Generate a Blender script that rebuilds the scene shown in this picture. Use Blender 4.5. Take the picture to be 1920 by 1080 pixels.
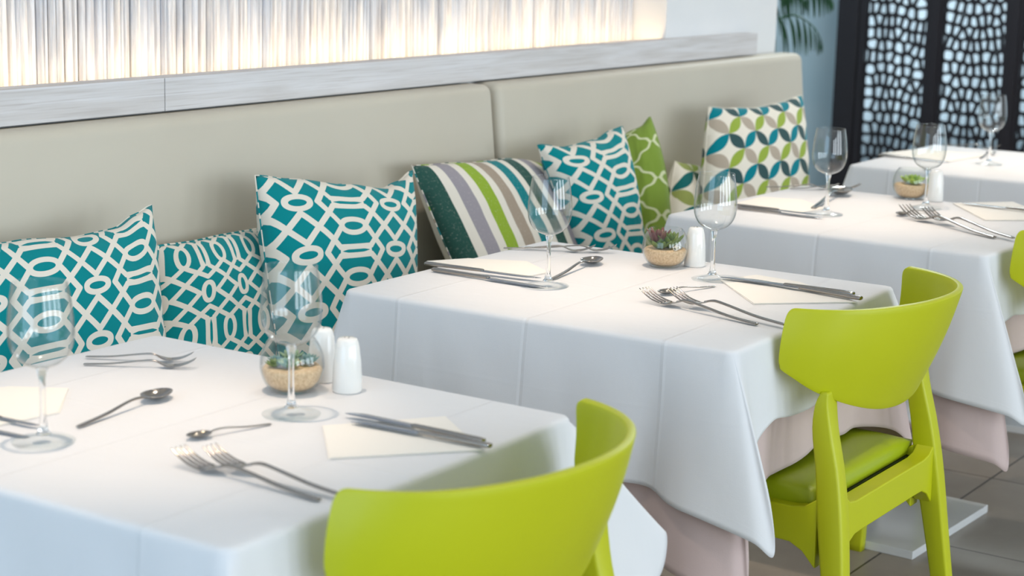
import bpy, bmesh, math, random
from mathutils import Vector, Matrix, noise
R = math.radians
SC = bpy.context.scene
for o in list(bpy.data.objects):
    bpy.data.objects.remove(o, do_unlink=True)
COL = SC.collection

# ------------------------------------------------------------------ camera
FPX = 3419.845
CAM_P = Vector((0, 0, 1.411))
FW = Vector((0.81588, 0.54441, -0.19496)); FW.normalize()
_r0 = FW.cross(Vector((0, 0, 1))).normalized(); _u0 = _r0.cross(FW)
_ro = R(1.456)
RT = _r0 * math.cos(_ro) + _u0 * math.sin(_ro)
UP = RT.cross(FW)
cd = bpy.data.cameras.new('camera'); cam = bpy.data.objects.new('camera', cd); COL.objects.link(cam)
cd.sensor_width = 36; cd.lens = FPX / 1920 * 36; cd.clip_start = 0.05; cd.clip_end = 100
m = Matrix((RT, UP, -FW)).transposed().to_4x4(); m.translation = CAM_P
cam.matrix_world = m
cd.dof.use_dof = True; cd.dof.focus_distance = 3.3; cd.dof.aperture_fstop = 5.0
SC.camera = cam
SC.cycles.transparent_max_bounces = 32

# ------------------------------------------------------------------ view, world, daylight
SC.view_settings.view_transform = 'Standard'; SC.view_settings.look = 'None'
SC.view_settings.gamma = 1; SC.view_settings.use_curve_mapping = False
SC.view_settings.exposure = -0.12
W = bpy.data.worlds.new('world'); SC.world = W; W.use_nodes = True
W.node_tree.nodes['Background'].inputs[0].default_value = (0.78, 0.89, 1.0, 1)
W.node_tree.nodes['Background'].inputs[1].default_value = 0.80


def area_light(name, loc, target, sx, sy, power, color):
    l = bpy.data.lights.new(name, 'AREA'); l.shape = 'RECTANGLE'; l.size = sx; l.size_y = sy
    l.energy = power; l.color = color
    o = bpy.data.objects.new(name, l); COL.objects.link(o); o.location = loc
    o.rotation_euler = (Vector(target) - Vector(loc)).to_track_quat('-Z', 'Y').to_euler()
    return o


# daylight through the glass fronts of the room (beside and behind the camera)
for k_, x_ in enumerate((-1.4, .8, 3.0, 5.2)):
    area_light('daylight_front', (x_, -4.3, 1.35), (x_ + .4, 1.5, 0.7), 1.5, 2.0, 68, (0.82, 0.92, 1.0))
area_light('daylight_rear', (-1.7, 1.5, 1.35), (1.6, 1.4, 0.55), 2.6, 1.8, 44, (0.48, 0.74, 1.0))

area_light('daylight_far', (12.2, 3.0, 1.6), (8.6, 3.0, 1.2), 4.0, 2.2, 95, (0.74, 0.90, 1.0))

# ------------------------------------------------------------------ camera ray helpers (points in the room)
def ray(px, py):
    return FW * FPX + RT * (px - 960) - UP * (py - 540)
def atz(px, py, z):
    d = ray(px, py); return CAM_P + d * ((z - CAM_P.z) / d.z)
def aty(px, py, y):
    d = ray(px, py); return CAM_P + d * ((y - CAM_P.y) / d.y)
def atx(px, py, x):
    d = ray(px, py); return CAM_P + d * ((x - CAM_P.x) / d.x)

# ------------------------------------------------------------------ object helpers
def tag(o, label=None, cat=None, group=None, kind=None):
    if label: o['label'] = label
    if cat: o['category'] = cat
    if group: o['group'] = group
    if kind: o['kind'] = kind
    return o
def empty(name, loc=(0, 0, 0), rz=0.0):
    o = bpy.data.objects.new(name, None); COL.objects.link(o)
    o.location = loc; o.rotation_euler = (0, 0, rz); o.empty_display_size = .05
    return o
def link_bm(name, bm, mat, parent=None, smooth=True, recalc=True):
    if recalc: bmesh.ops.recalc_face_normals(bm, faces=bm.faces)
    me = bpy.data.meshes.new(name); bm.to_mesh(me); bm.free()
    if smooth:
        me.polygons.foreach_set('use_smooth', [True] * len(me.polygons))
    for mm in (mat if isinstance(mat, (list, tuple)) else [mat]): me.materials.append(mm)
    o = bpy.data.objects.new(name, me); COL.objects.link(o)
    if parent is not None: o.parent = parent
    return o
def kids(o): return [c for c in bpy.data.objects if c.parent == o]
def copy_tree(o, parent=None):
    c = o.copy(); COL.objects.link(c); c.parent = parent
    for ch in kids(o): copy_tree(ch, c)
    return c
def bevel(o, w=.003, seg=2, angle=30):
    mo = o.modifiers.new('bevel', 'BEVEL'); mo.width = w; mo.segments = seg; mo.limit_method = 'ANGLE'; mo.angle_limit = R(angle)
    w2 = o.modifiers.new('wn', 'WEIGHTED_NORMAL'); w2.keep_sharp = True
    return o
def box_bm(bm, x0, x1, y0, y1, z0, z1):
    vs = [bm.verts.new(p) for p in ((x0, y0, z0), (x1, y0, z0), (x1, y1, z0), (x0, y1, z0), (x0, y0, z1), (x1, y0, z1), (x1, y1, z1), (x0, y1, z1))]
    for f in ((0, 3, 2, 1), (4, 5, 6, 7), (0, 1, 5, 4), (1, 2, 6, 5), (2, 3, 7, 6), (3, 0, 4, 7)):
        bm.faces.new([vs[i] for i in f])
def box(name, x0, x1, y0, y1, z0, z1, mat, parent=None, bw=0, seg=2):
    bm = bmesh.new(); box_bm(bm, x0, x1, y0, y1, z0, z1)
    o = link_bm(name, bm, mat, parent, smooth=bw > 0)
    if bw: bevel(o, bw, seg)
    return o
def lathe_bm(prof, n=40, closed=False):
    bm = bmesh.new(); rings = []
    for r, z in prof:
        if r < 1e-6: rings.append([bm.verts.new((0, 0, z))])
        else: rings.append([bm.verts.new((r * math.cos(2 * math.pi * i / n), r * math.sin(2 * math.pi * i / n), z)) for i in range(n)])
    for a, b in zip(rings, rings[1:]):
        for i in range(n):
            j = (i + 1) % n
            if len(a) == 1 and len(b) == 1: continue
            if len(a) == 1: bm.faces.new((a[0], b[j], b[i]))
            elif len(b) == 1: bm.faces.new((a[i], a[j], b[0]))
            else: bm.faces.new((a[i], a[j], b[j], b[i]))
    return bm
def loft_bm(bm, secs, close_ends=True, closed=False):
    """secs: list of rings of equal length"""
    rr = [[bm.verts.new(p) for p in s] for s in secs]
    n = len(rr[0])
    pairs = list(zip(rr, rr[1:])) + ([(rr[-1], rr[0])] if closed else [])
    for a, b in pairs:
        for i in range(n):
            j = (i + 1) % n; bm.faces.new((a[i], a[j], b[j], b[i]))
    if close_ends and not closed:
        bm.faces.new(rr[0]); bm.faces.new(rr[-1][::-1])
    return rr
def catmull(P, t):
    """P list of tuples, t in 0..len-1"""
    n = len(P); i = min(int(t), n - 2); f = t - i
    p0 = P[max(i - 1, 0)]; p1 = P[i]; p2 = P[i + 1]; p3 = P[min(i + 2, n - 1)]
    return tuple(.5 * (2 * b + (c - a) * f + (2 * a - 5 * b + 4 * c - d) * f * f + (-a + 3 * b - 3 * c + d) * f ** 3) for a, b, c, d in zip(p0, p1, p2, p3))
def catmull_closed(P, t):
    n = len(P); i = int(t) % n; f = t - int(t)
    p0, p1, p2, p3 = P[(i - 1) % n], P[i], P[(i + 1) % n], P[(i + 2) % n]
    return tuple(.5 * (2 * b + (c - a) * f + (2 * a - 5 * b + 4 * c - d) * f * f + (-a + 3 * b - 3 * c + d) * f ** 3) for a, b, c, d in zip(p0, p1, p2, p3))
def smooth01(x): x = max(0, min(1, x)); return x * x * (3 - 2 * x)

# ------------------------------------------------------------------ material helpers: a small expression builder for math nodes
def srgb(r, g, b):
    f = lambda c: (c / 255 / 12.92) if c / 255 <= .04045 else ((c / 255 + .055) / 1.055) ** 2.4
    return (f(r), f(g), f(b), 1)
class E:
    nt = None
    def __init__(s, v): s.v = v
    @staticmethod
    def op(name, *a):
        n = E.nt.nodes.new('ShaderNodeMath'); n.operation = name
        for i, x in enumerate(a):
            x = x.v if isinstance(x, E) else x
            if isinstance(x, (int, float)): n.inputs[i].default_value = x
            else: E.nt.links.new(x, n.inputs[i])
        return E(n.outputs[0])
    def __add__(s, o): return E.op('ADD', s, o)
    __radd__ = __add__
    def __sub__(s, o): return E.op('SUBTRACT', s, o)
    def __rsub__(s, o): return E.op('SUBTRACT', o, s)
    def __mul__(s, o): return E.op('MULTIPLY', s, o)
    __rmul__ = __mul__
    def __truediv__(s, o): return E.op('DIVIDE', s, o)
    def abs(s): return E.op('ABSOLUTE', s)
    def sqrt(s): return E.op('SQRT', s)
    def floor(s): return E.op('FLOOR', s)
    def cos(s): return E.op('COSINE', s)
    def lt(s, o): return E.op('LESS_THAN', s, o)
    def gt(s, o): return E.op('GREATER_THAN', s, o)
    def min(s, o): return E.op('MINIMUM', s, o)
    def max(s, o): return E.op('MAXIMUM', s, o)
    def mod(s, o): return E.op('FLOORED_MODULO', s, o)
    def ramp(s, lo, hi):
        n = E.nt.nodes.new('ShaderNodeMapRange'); E.nt.links.new(s.v, n.inputs[0])
        n.inputs[1].default_value = lo; n.inputs[2].default_value = hi
        return E(n.outputs[0])
def new_mat(name, color=(.8, .8, .8, 1), rough=.5, metal=0.0, spec=.5):
    mt = bpy.data.materials.new(name); mt.use_nodes = True
    b = mt.node_tree.nodes['Principled BSDF']
    b.inputs['Base Color'].default_value = color; b.inputs['Roughness'].default_value = rough
    b.inputs['Metallic'].default_value = metal; b.inputs['Specular IOR Level'].default_value = spec
    return mt
def NT(mt): return mt.node_tree, mt.node_tree.nodes, mt.node_tree.links, mt.node_tree.nodes['Principled BSDF']
def coords(mt, kind='Object', scale=(1, 1, 1), rot=(0, 0, 0)):
    nt, N, L, b = NT(mt)
    t = N.new('ShaderNodeTexCoord'); mp = N.new('ShaderNodeMapping')
    mp.inputs['Scale'].default_value = scale; mp.inputs['Rotation'].default_value = rot
    L.new(t.outputs[kind], mp.inputs[0]); return mp.outputs[0]
def noise_tex(mt, vec, scale, detail=3, rough=.5):
    nt, N, L, b = NT(mt)
    n = N.new('ShaderNodeTexNoise'); n.inputs['Scale'].default_value = scale; n.inputs['Detail'].default_value = detail
    n.inputs['Roughness'].default_value = rough
    L.new(vec, n.inputs['Vector']); return n.outputs['Fac']
def mixc(mt, fac, a, b_):
    nt, N, L, b = NT(mt)
    n = N.new('ShaderNodeMix'); n.data_type = 'RGBA'
    fac = fac.v if isinstance(fac, E) else fac
    if isinstance(fac, (int, float)): n.inputs[0].default_value = fac
    else: L.new(fac, n.inputs[0])
    for i, c in ((6, a), (7, b_)):
        if isinstance(c, tuple): n.inputs[i].default_value = c
        else: L.new(c, n.inputs[i])
    return n.outputs[2]
def bump(mt, h, strength=.3, dist=.002):
    nt, N, L, b = NT(mt)
    n = N.new('ShaderNodeBump'); n.inputs['Strength'].default_value = strength; n.inputs['Distance'].default_value = dist
    L.new(h.v if isinstance(h, E) else h, n.inputs['Height'])
    if b.inputs['Normal'].links: L.new(b.inputs['Normal'].links[0].from_socket, n.inputs['Normal'])
    L.new(n.outputs[0], b.inputs['Normal'])
def noisy(mt, c1, c2, scale=8, sc=(1, 1, 1), detail=4, lo=.3, hi=.7, kind='Object'):
    nt, N, L, b = NT(mt); E.nt = nt
    f = E(noise_tex(mt, coords(mt, kind, sc), scale, detail)).ramp(lo, hi)
    out = mixc(mt, f, c1, c2); L.new(out, b.inputs['Base Color']); return out

def mat_plaster(name, c, c2, bs=.15):
    mt = new_mat(name, c, .85, spec=.2); noisy(mt, c, c2, 3)
    bump(mt, noise_tex(mt, coords(mt), 120, 3), bs, .001); return mt
M = {}
M['wall'] = mat_plaster('wall_plaster', srgb(232, 234, 236), srgb(240, 240, 240))
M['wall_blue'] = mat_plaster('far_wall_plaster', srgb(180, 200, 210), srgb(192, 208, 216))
M['ceiling'] = mat_plaster('ceiling_plaster', srgb(235, 235, 232), srgb(240, 240, 238))

# floor tiles
mt = M['floor'] = new_mat('floor_tiles', rough=.38, spec=.4); nt, N, L, b = NT(mt); E.nt = nt
v = coords(mt)
br = N.new('ShaderNodeTexBrick'); br.offset = 0; br.inputs['Scale'].default_value = 1
br.inputs['Mortar Size'].default_value = .0028; br.inputs['Mortar Smooth'].default_value = .1
br.inputs['Brick Width'].default_value = .6; br.inputs['Row Height'].default_value = .6
br.inputs['Color1'].default_value = srgb(150, 141, 130); br.inputs['Color2'].default_value = srgb(158, 149, 138)
br.inputs['Mortar'].default_value = srgb(62, 56, 52)
mp = N.new('ShaderNodeMapping'); mp.inputs['Location'].default_value = (.2, .28, 0); L.new(v, mp.inputs[0]); L.new(mp.outputs[0], br.inputs[0])
nf = E(noise_tex(mt, v, 5, 6, .6)).ramp(.3, .7)
dk = N.new('ShaderNodeMix'); dk.data_type = 'RGBA'; dk.blend_type = 'MULTIPLY'; dk.inputs[0].default_value = 1
L.new(br.outputs[0], dk.inputs[6]); L.new(mixc(mt, nf, (.82, .80, .78, 1), (1.0, 1.0, 1.0, 1)), dk.inputs[7])
L.new(dk.outputs[2], b.inputs['Base Color'])
bump(mt, E.op('SUBTRACT', 1.0, E(br.outputs['Fac'])), .3, .002)

# whitewashed oak
def mat_oak(name, ca, cb, cc, axis=0):
    mt = new_mat(name, rough=.6, spec=.3); nt, N, L, b = NT(mt); E.nt = nt
    sc = [14, 14, 14]; sc[axis] = .8
    v = coords(mt, 'Object', tuple(sc))
    n1 = N.new('ShaderNodeTexNoise'); n1.inputs['Scale'].default_value = 2.2; n1.inputs['Detail'].default_value = 6; n1.inputs['Distortion'].default_value = 1.2
    L.new(v, n1.inputs['Vector'])
    w = N.new('ShaderNodeTexNoise'); sc2 = [260, 260, 260]; sc2[axis] = 5
    L.new(coords(mt, 'Object', tuple(sc2)), w.inputs['Vector']); w.inputs['Scale'].default_value = 1; w.inputs['Detail'].default_value = 3
    c1 = mixc(mt, E(n1.outputs['Fac']).ramp(.38, .62), ca, cb)
    c2 = mixc(mt, E(w.outputs['Fac']).ramp(.5, .75) * .7, c1, cc)
    L.new(c2, b.inputs['Base Color']); bump(mt, w.outputs['Fac'], .25, .001)
    return mt
M['oak'] = mat_oak('whitewashed_oak', srgb(206, 203, 202), srgb(220, 219, 221), srgb(184, 178, 175))

# rough whitewashed sticks
mt = M['stick'] = new_mat('whitewashed_sticks', rough=.8, spec=.2); nt, N, L, b = NT(mt); E.nt = nt
oi = N.new('ShaderNodeAttribute'); oi.attribute_name = 'tone'; oi.attribute_type = 'GEOMETRY'
v = coords(mt, 'Object', (60, 60, 3))
f1 = E(noise_tex(mt, v, 1.5, 6, .65)).ramp(.42, .72)
v2 = coords(mt, 'Object', (14, 14, 2.2))
f2 = E(noise_tex(mt, v2, 1.5, 4, .6)).ramp(.45, .7)
ca = mixc(mt, E(oi.outputs['Fac']), srgb(222, 228, 238), srgb(250, 248, 246))
cb = mixc(mt, f2 * .8, ca, srgb(178, 192, 210))
cc = mixc(mt, f1 * .5, cb, srgb(140, 126, 118))
L.new(cc, b.inputs['Base Color']); bump(mt, E(noise_tex(mt, v, 2.5, 6, .7)), .6, .004)
M['stick_gap'] = new_mat('stick_backing', srgb(74, 60, 50), .9)

# beige vinyl
mt = M['vinyl'] = new_mat('beige_vinyl', rough=.5, spec=.35); noisy(mt, srgb(196, 189, 174), srgb(202, 196, 181), 2)
bump(mt, noise_tex(mt, coords(mt), 420, 2), .12, .0006)
bump(mt, noise_tex(mt, coords(mt), 3.0, 2), .25, .01)

# cloths; UV: u along the hem in metres, v distance above the hem in metres
def mat_cloth(name, c, weave=.25, creases=True, spec=.15, hem=.022):
    mt = new_mat(name, c, .88, spec=spec); nt, N, L, b = NT(mt); E.nt = nt
    b.inputs['Sheen Weight'].default_value = .15
    t = N.new('ShaderNodeTexCoord'); s = N.new('ShaderNodeSeparateXYZ'); L.new(t.outputs['Object'], s.inputs[0])
    uvs = N.new('ShaderNodeSeparateXYZ'); L.new(t.outputs['UV'], uvs.inputs[0])
    x, y, z = (E(s.outputs[i]) for i in range(3)); vv = E(uvs.outputs[1])
    if creases:   # ironed folds across the cloth
        for c0, s_ in ((.27, 1), (.0, 1), (-.27, 1)):
            d = (y - c0).abs(); bump(mt, (1 - d.ramp(0, .006)) * (1.0 if c0 else -1.0), .5, .0024)
        d = (x + .02).abs(); bump(mt, 1 - d.ramp(0, .005), .4, .002)
        if weave: 
            d = (z + .115).abs(); bump(mt, 1 - d.ramp(0, .006), .10, .0012)
    d = (vv - hem).abs(); bump(mt, (vv.lt(hem)), .5, .0012)
    n = noise_tex(mt, coords(mt, 'Object', (1, 1, 1)), 650, 2); bump(mt, n, weave, .0006)
    n = noise_tex(mt, coords(mt, 'Object', (1, 1, .5)), 14, 3); bump(mt, n, .32, .007)
    return mt
M['white_cloth'] = mat_cloth('white_tablecloth_linen', srgb(224, 224, 226))
M['rose_cloth'] = mat_cloth('dusty_rose_undercloth', srgb(205, 184, 180), creases=False, weave=.35)
M['napkin'] = new_mat('cream_paper', srgb(240, 236, 229), .9, spec=.1)
bump(M['napkin'], noise_tex(M['napkin'], coords(M['napkin']), 300, 2), .2, .0006)

# green chair plastic
mt = M['chair'] = new_mat('lime_green_plastic', srgb(172, 184, 22), .42, spec=.45)
noisy(mt, srgb(186, 190, 12), srgb(192, 196, 20), 2); bump(mt, noise_tex(mt, coords(mt), 700, 2), .08, .0004)
mt = M['chair_pad'] = new_mat('lime_green_vinyl_pad', srgb(160, 176, 18), .38, spec=.5); bump(mt, noise_tex(mt, coords(mt), 350, 3), .2, .0005)
M['pad_gap'] = new_mat('dark_seat_seam', srgb(50, 58, 20), .7)
M['steel'] = new_mat('polished_steel', srgb(166, 160, 154), .14, 1.0)
bump(M['steel'], noise_tex(M['steel'], coords(M['steel'], 'Object', (4, 60, 60)), 8, 2), .03, .0005)
M['steel_blade'] = new_mat('satin_steel_blade', srgb(158, 162, 170), .18, 1.0)
M['porcelain'] = new_mat('white_porcelain', srgb(240, 238, 234), .12, spec=.6)
M['hole'] = new_mat('dark_hole', srgb(40, 38, 36), .8)
M['black'] = new_mat('black_lacquered_wood', srgb(26, 21, 26), .45, spec=.4)
bump(M['black'], noise_tex(M['black'], coords(M['black'], 'Object', (30, 30, 2)), 3, 4), .15, .001)
M['plate'] = new_mat('white_enamel_base', srgb(222, 222, 222), .22, spec=.5)
M['metal_pole'] = new_mat('grey_metal_pole', srgb(190, 190, 190), .3, .8)
M['under'] = new_mat('table_board', srgb(120, 95, 75), .7)
M['terracotta'] = new_mat('terracotta', srgb(176, 92, 58), .75); bump(M['terracotta'], noise_tex(M['terracotta'], coords(M['terracotta']), 60, 4), .3, .002)
M['soil'] = new_mat('potting_soil', srgb(60, 44, 34), .95); bump(M['soil'], noise_tex(M['soil'], coords(M['soil']), 80, 4), .8, .01)
M['palm'] = new_mat('palm_leaf', srgb(34, 92, 44), .45); noisy(M['palm'], srgb(16, 60, 34), srgb(36, 88, 44), 10)
M['stem'] = new_mat('palm_stem', srgb(86, 98, 50), .6); noisy(M['stem'], srgb(70, 84, 40), srgb(110, 112, 62), 20)
M['sash'] = new_mat('window_sash_paint', srgb(70, 76, 82), .5)
mt = M['sand'] = new_mat('beige_sand', rough=.9); noisy(mt, srgb(206, 170, 128), srgb(236, 208, 170), 260, detail=3); bump(mt, noise_tex(mt, coords(mt), 400, 3), .8, .002)
for nm, a, b2 in (('succ_pale', (150, 172, 128), (92, 128, 96)), ('succ_green', (110, 132, 40), (74, 100, 34)), ('succ_red', (96, 40, 46), (120, 78, 60)),
                  ('succ_lime', (176, 200, 60), (120, 160, 40)), ('succ_blue', (110, 150, 140), (80, 118, 112))):
    mt = M[nm] = new_mat(nm, rough=.4); noisy(mt, srgb(*a), srgb(*b2), 60); mt.node_tree.nodes['Principled BSDF'].inputs['Subsurface Weight'].default_value = 0.0
M['shell'] = new_mat('white_pebble_and_shell', srgb(226, 222, 212), .5); noisy(M['shell'], srgb(235, 230, 222), srgb(70, 84, 80), 180, sc=(1, 1, .2), lo=.5, hi=.6)
# thin glass: clear film with angle dependent reflection on both faces
def mat_thin(name, tint, refl=1.0):
    mt = bpy.data.materials.new(name); mt.use_nodes = True; nt = mt.node_tree; N, L = nt.nodes, nt.links
    N.remove(N['Principled BSDF']); out = N['Material Output']
    tr = N.new('ShaderNodeBsdfTransparent'); gl = N.new('ShaderNodeBsdfGlossy'); gl.inputs['Roughness'].default_value = .0
    lw = N.new('ShaderNodeLayerWeight'); lw.inputs['Blend'].default_value = .5
    tn = N.new('ShaderNodeMix'); tn.data_type = 'RGBA'; tn.inputs[6].default_value = (.985, .992, .992, 1); tn.inputs[7].default_value = tint
    pw = N.new('ShaderNodeMath'); pw.operation = 'POWER'; pw.inputs[1].default_value = 5.0
    L.new(lw.outputs['Facing'], pw.inputs[0]); L.new(pw.outputs[0], tn.inputs[0]); L.new(tn.outputs[2], tr.inputs[0])
    fr = N.new('ShaderNodeFresnel'); fr.inputs[0].default_value = 1.45
    # the same fresnel whichever face is met
    ge = N.new('ShaderNodeNewGeometry'); mm = N.new('ShaderNodeMath'); mm.operation = 'MULTIPLY_ADD'
    # layer weight facing is symmetric: use schlick
    sch = N.new('ShaderNodeMath'); sch.operation = 'POWER'; sch.inputs[1].default_value = 3.8; L.new(lw.outputs['Facing'], sch.inputs[0])
    mm.inputs[1].default_value = .85 * refl; mm.inputs[2].default_value = .042 * refl; L.new(sch.outputs[0], mm.inputs[0])
    mx = N.new('ShaderNodeMixShader'); L.new(mm.outputs[0], mx.inputs[0]); L.new(tr.outputs[0], mx.inputs[1]); L.new(gl.outputs[0], mx.inputs[2])
    L.new(mx.outputs[0], out.inputs[0]); return mt
M['thin_glass'] = mat_thin('thin_clear_glass', (.74, .79, .80, 1))
mt = M['glass'] = new_mat('solid_clear_glass', (1, 1, 1, 1), 0.0); mt.node_tree.nodes['Principled BSDF'].inputs['Transmission Weight'].default_value = 1
mt.node_tree.nodes['Principled BSDF'].inputs['IOR'].default_value = 1.48
M['foot_glass'] = mat_thin('foot_clear_glass', (.86, .89, .90, 1), .35)
M['pane'] = mat_thin('window_glass', (.8, .86, .88, 1))
# sheer fabric of the sheet added to dim the window
mt = M['sheer'] = bpy.data.materials.new('dimming_fabric'); mt.use_nodes = True; N, L = mt.node_tree.nodes, mt.node_tree.links
N.remove(N['Principled BSDF']); a = N.new('ShaderNodeBsdfTranslucent'); a.inputs[0].default_value = (.86, .93, .97, 1)
d_ = N.new('ShaderNodeBsdfDiffuse'); d_.inputs[0].default_value = (.7, .78, .82, 1)
mx = N.new('ShaderNodeMixShader'); mx.inputs[0].default_value = .3; L.new(a.outputs[0], mx.inputs[1]); L.new(d_.outputs[0], mx.inputs[2]); L.new(mx.outputs[0], N['Material Output'].inputs[0])
def mat_emit(name, col, s):
    mt = new_mat(name, col); b = mt.node_tree.nodes['Principled BSDF']
    b.inputs['Emission Color'].default_value = col; b.inputs['Emission Strength'].default_value = s; return mt
M['led'] = mat_emit('warm_led', (1.0, .72, .42, 1), 22)
M['lamp_lens'] = mat_emit('spot_lamp_lens', (1.0, .85, .65, 1), 6)
M['lamp_ring'] = new_mat('white_lamp_ring', srgb(235, 235, 235), .4)

# ---------------- fabric prints (UV in metres)
TEAL = srgb(0, 128, 134); CREAM = srgb(222, 216, 204)
def print_base(name, rough=.9):
    mt = new_mat(name, rough=rough, spec=.12); nt, N, L, b = NT(mt); E.nt = nt
    b.inputs['Sheen Weight'].default_value = .1
    t = N.new('ShaderNodeTexCoord'); s = N.new('ShaderNodeSeparateXYZ'); L.new(t.outputs['UV'], s.inputs[0])
    return mt, E(s.outputs[0]), E(s.outputs[1])
def finish_print(mt, col):
    nt, N, L, b = NT(mt); L.new(col, b.inputs['Base Color'])
    bump(mt, noise_tex(mt, coords(mt), 700, 2), .3, .0006)
    bump(mt, noise_tex(mt, coords(mt), 16, 3), .35, .006)
def seg_d(x, y, a, b_):
    (ax, ay), (bx, by) = a, b_; dx, dy = bx - ax, by - ay; l2 = dx * dx + dy * dy
    t = ((x - ax) * dx + (y - ay) * dy) / l2; t = t.max(0).min(1)
    ex = x - ax - t * dx; ey = y - ay - t * dy
    return (ex * ex + ey * ey).sqrt()
def ell_d(x, y, cx, cy, a, b_):
    k = (((x - cx) / a) * ((x - cx) / a) + ((y - cy) / b_) * ((y - cy) / b_)).sqrt()
    g = ((((x - cx) / (a * a)) * ((x - cx) / (a * a)) + ((y - cy) / (b_ * b_)) * ((y - cy) / (b_ * b_))).sqrt()).max(1e-4)
    return ((k * k - 1) / (2 * g)).abs()
def trellis(name, P=.155, rot=False, ox=0, oy=0):
    mt, u, v = print_base(name)
    if rot: u, v = v, u
    k = 540 / P; u = (u + ox) * k; v = (v + oy) * k
    x = ((u + 270).mod(540) - 270).abs(); y = ((v + 145).mod(290) - 145).abs()
    d = ell_d(x, y, 0, 0, 72, 37)
    for q in (ell_d(x, y, 270, 145, 58, 32), seg_d(x, y, (95, 120), (197, 0)), seg_d(x, y, (197, 0), (270, 85)),
              seg_d(x, y, (172, 145), (126, 75)), seg_d(x, y, (126, 75), (76, 4)), seg_d(x, y, (0, 121), (95, 121))):
        d = d.min(q)
    lens = y.lt(145 - 13 * (1 - (x / 86) * (x / 86)))
    band = y.gt(110) * x.lt(96) * lens
    fac = d.lt(15).max(band)
    finish_print(mt, mixc(mt, fac, TEAL, CREAM)); return mt
M['trellis_a'] = trellis('teal_trellis_print', .215, ox=.0, oy=.02)
M['trellis_b'] = trellis('teal_trellis_print_sideways', .205, rot=True, ox=.03, oy=.04)
M['trellis_c'] = trellis('teal_trellis_print_fine', .205, ox=.05, oy=.0)
def stripes(name):
    mt, u, v = print_base(name); nt, N, L, b = NT(mt)
    P = .238; x = u.mod(P) / P * 5
    i = x.floor(); f = x - i
    cols = [srgb(44, 82, 74), srgb(150, 145, 152), srgb(140, 168, 52), srgb(160, 146, 130), srgb(0, 122, 128)]
    c = cols[0]
    for k in range(1, 5): c = mixc(mt, i.gt(k - .5), c, cols[k])
    thin = E(noise_tex(mt, coords(mt, 'UV', (60, 60, 60)), 4, 5, .7)).ramp(.56, .75) * .35
    c = mixc(mt, thin, c, CREAM)
    fac = f.gt(.62)
    finish_print(mt, mixc(mt, fac, c, CREAM)); return mt
M['stripes'] = stripes('multicolour_stripe_print')
def quatrefoil(name, P=.100, Q=.100):
    mt, u, v = print_base(name)
    k = 2 * math.pi
    # stepped ogee: distance to a lattice of diamonds with bumps
    a = ((u / P + .5).mod(1) - .5).abs(); b_ = ((v / Q + .5).mod(1) - .5).abs()
    s = a + b_ - .5; t = a - b_
    w = s - .036 * (t * (2 * math.pi * 2)).cos() + .0
    fac = w.abs().lt(.042)
    finish_print(mt, mixc(mt, fac, srgb(126, 152, 62), srgb(206, 212, 172))); return mt
M['quatrefoil'] = quatrefoil('green_quatrefoil_print')
def leaves(name, a=.031, b_=.042, cols=None, w=.42, bg=None):
    mt, u, v = print_base(name)
    u = u / a; v = v / b_
    i = u.floor(); j = v.floor(); s = u - i; t = v - j
    par = (i + j).mod(2)                    # 0 or 1
    s2 = s + par * (1 - 2 * s)
    al = (s2 + t) / 2; d = (s2 - t).abs()
    inside = d.lt(w * 4 * al * (1 - al) * .5 * 2 * .9)
    row = j.mod(2); colp = i.mod(2)
    TE, DG, LI, TA = cols or (srgb(0, 126, 140), srgb(56, 84, 86), srgb(150, 172, 70), srgb(178, 166, 150))
    c = mixc(mt, colp, mixc(mt, row, TE, LI), mixc(mt, row, DG, TA))
    c2 = mixc(mt, colp, mixc(mt, row, DG, TA), mixc(mt, row, TE, LI))
    c = mixc(mt, row, c, c2)
    finish_print(mt, mixc(mt, inside, bg or srgb(232, 226, 212), c)); return mt
M['leaf'] = leaves('leaf_chain_print', .044, .048, w=.52)
M['leaf_big'] = leaves('large_leaf_print', .05, .06, cols=(srgb(20, 104, 104), srgb(60, 90, 70), srgb(140, 160, 60), srgb(150, 160, 90)), w=.5)
M['piping_t'] = new_mat('teal_and_cream_piping', rough=.9)
mt = M['piping_t']; nt, N, L, b = NT(mt); E.nt = nt
t_ = N.new('ShaderNodeTexCoord'); s_ = N.new('ShaderNodeSeparateXYZ'); L.new(t_.outputs['UV'], s_.inputs[0])
L.new(mixc(mt, (E(s_.outputs[0]) / .012).mod(2).gt(1.1), TEAL, CREAM), b.inputs['Base Color'])
M['piping_c'] = new_mat('cream_piping', srgb(205, 198, 184), .9)

# ================================================================== ROOM
YW = 2.71       # face of the wall above the banquette
bm = bmesh.new(); box_bm(bm, -4, 12.5, -5, 5.5, -.1, 0); tag(link_bm('floor', bm, M['floor'], smooth=False), kind='structure')
tag(box('ceiling', -4, 12.5, -5, 5.5, 2.75, 2.85, M['ceiling']), kind='structure')
NX = 4.86       # right end of the stick niche
XE = 5.617      # right end of the banquette wall
bm = bmesh.new()
box_bm(bm, -4, NX, 2.86, 3.2, 0, 2.75)       # behind the niche
box_bm(bm, -4, XE, YW, 3.2, 0, 1.02)         # below the ledge
box_bm(bm, NX, XE, YW, 3.2, 1.02, 2.75)      # right of the niche
tag(link_bm('wall_back', bm, M['wall'], smooth=False), kind='structure')
tag(box('wall_left', -4.2, -4, -5, -2.2, 0, 2.75, M['wall']), kind='structure')
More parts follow.
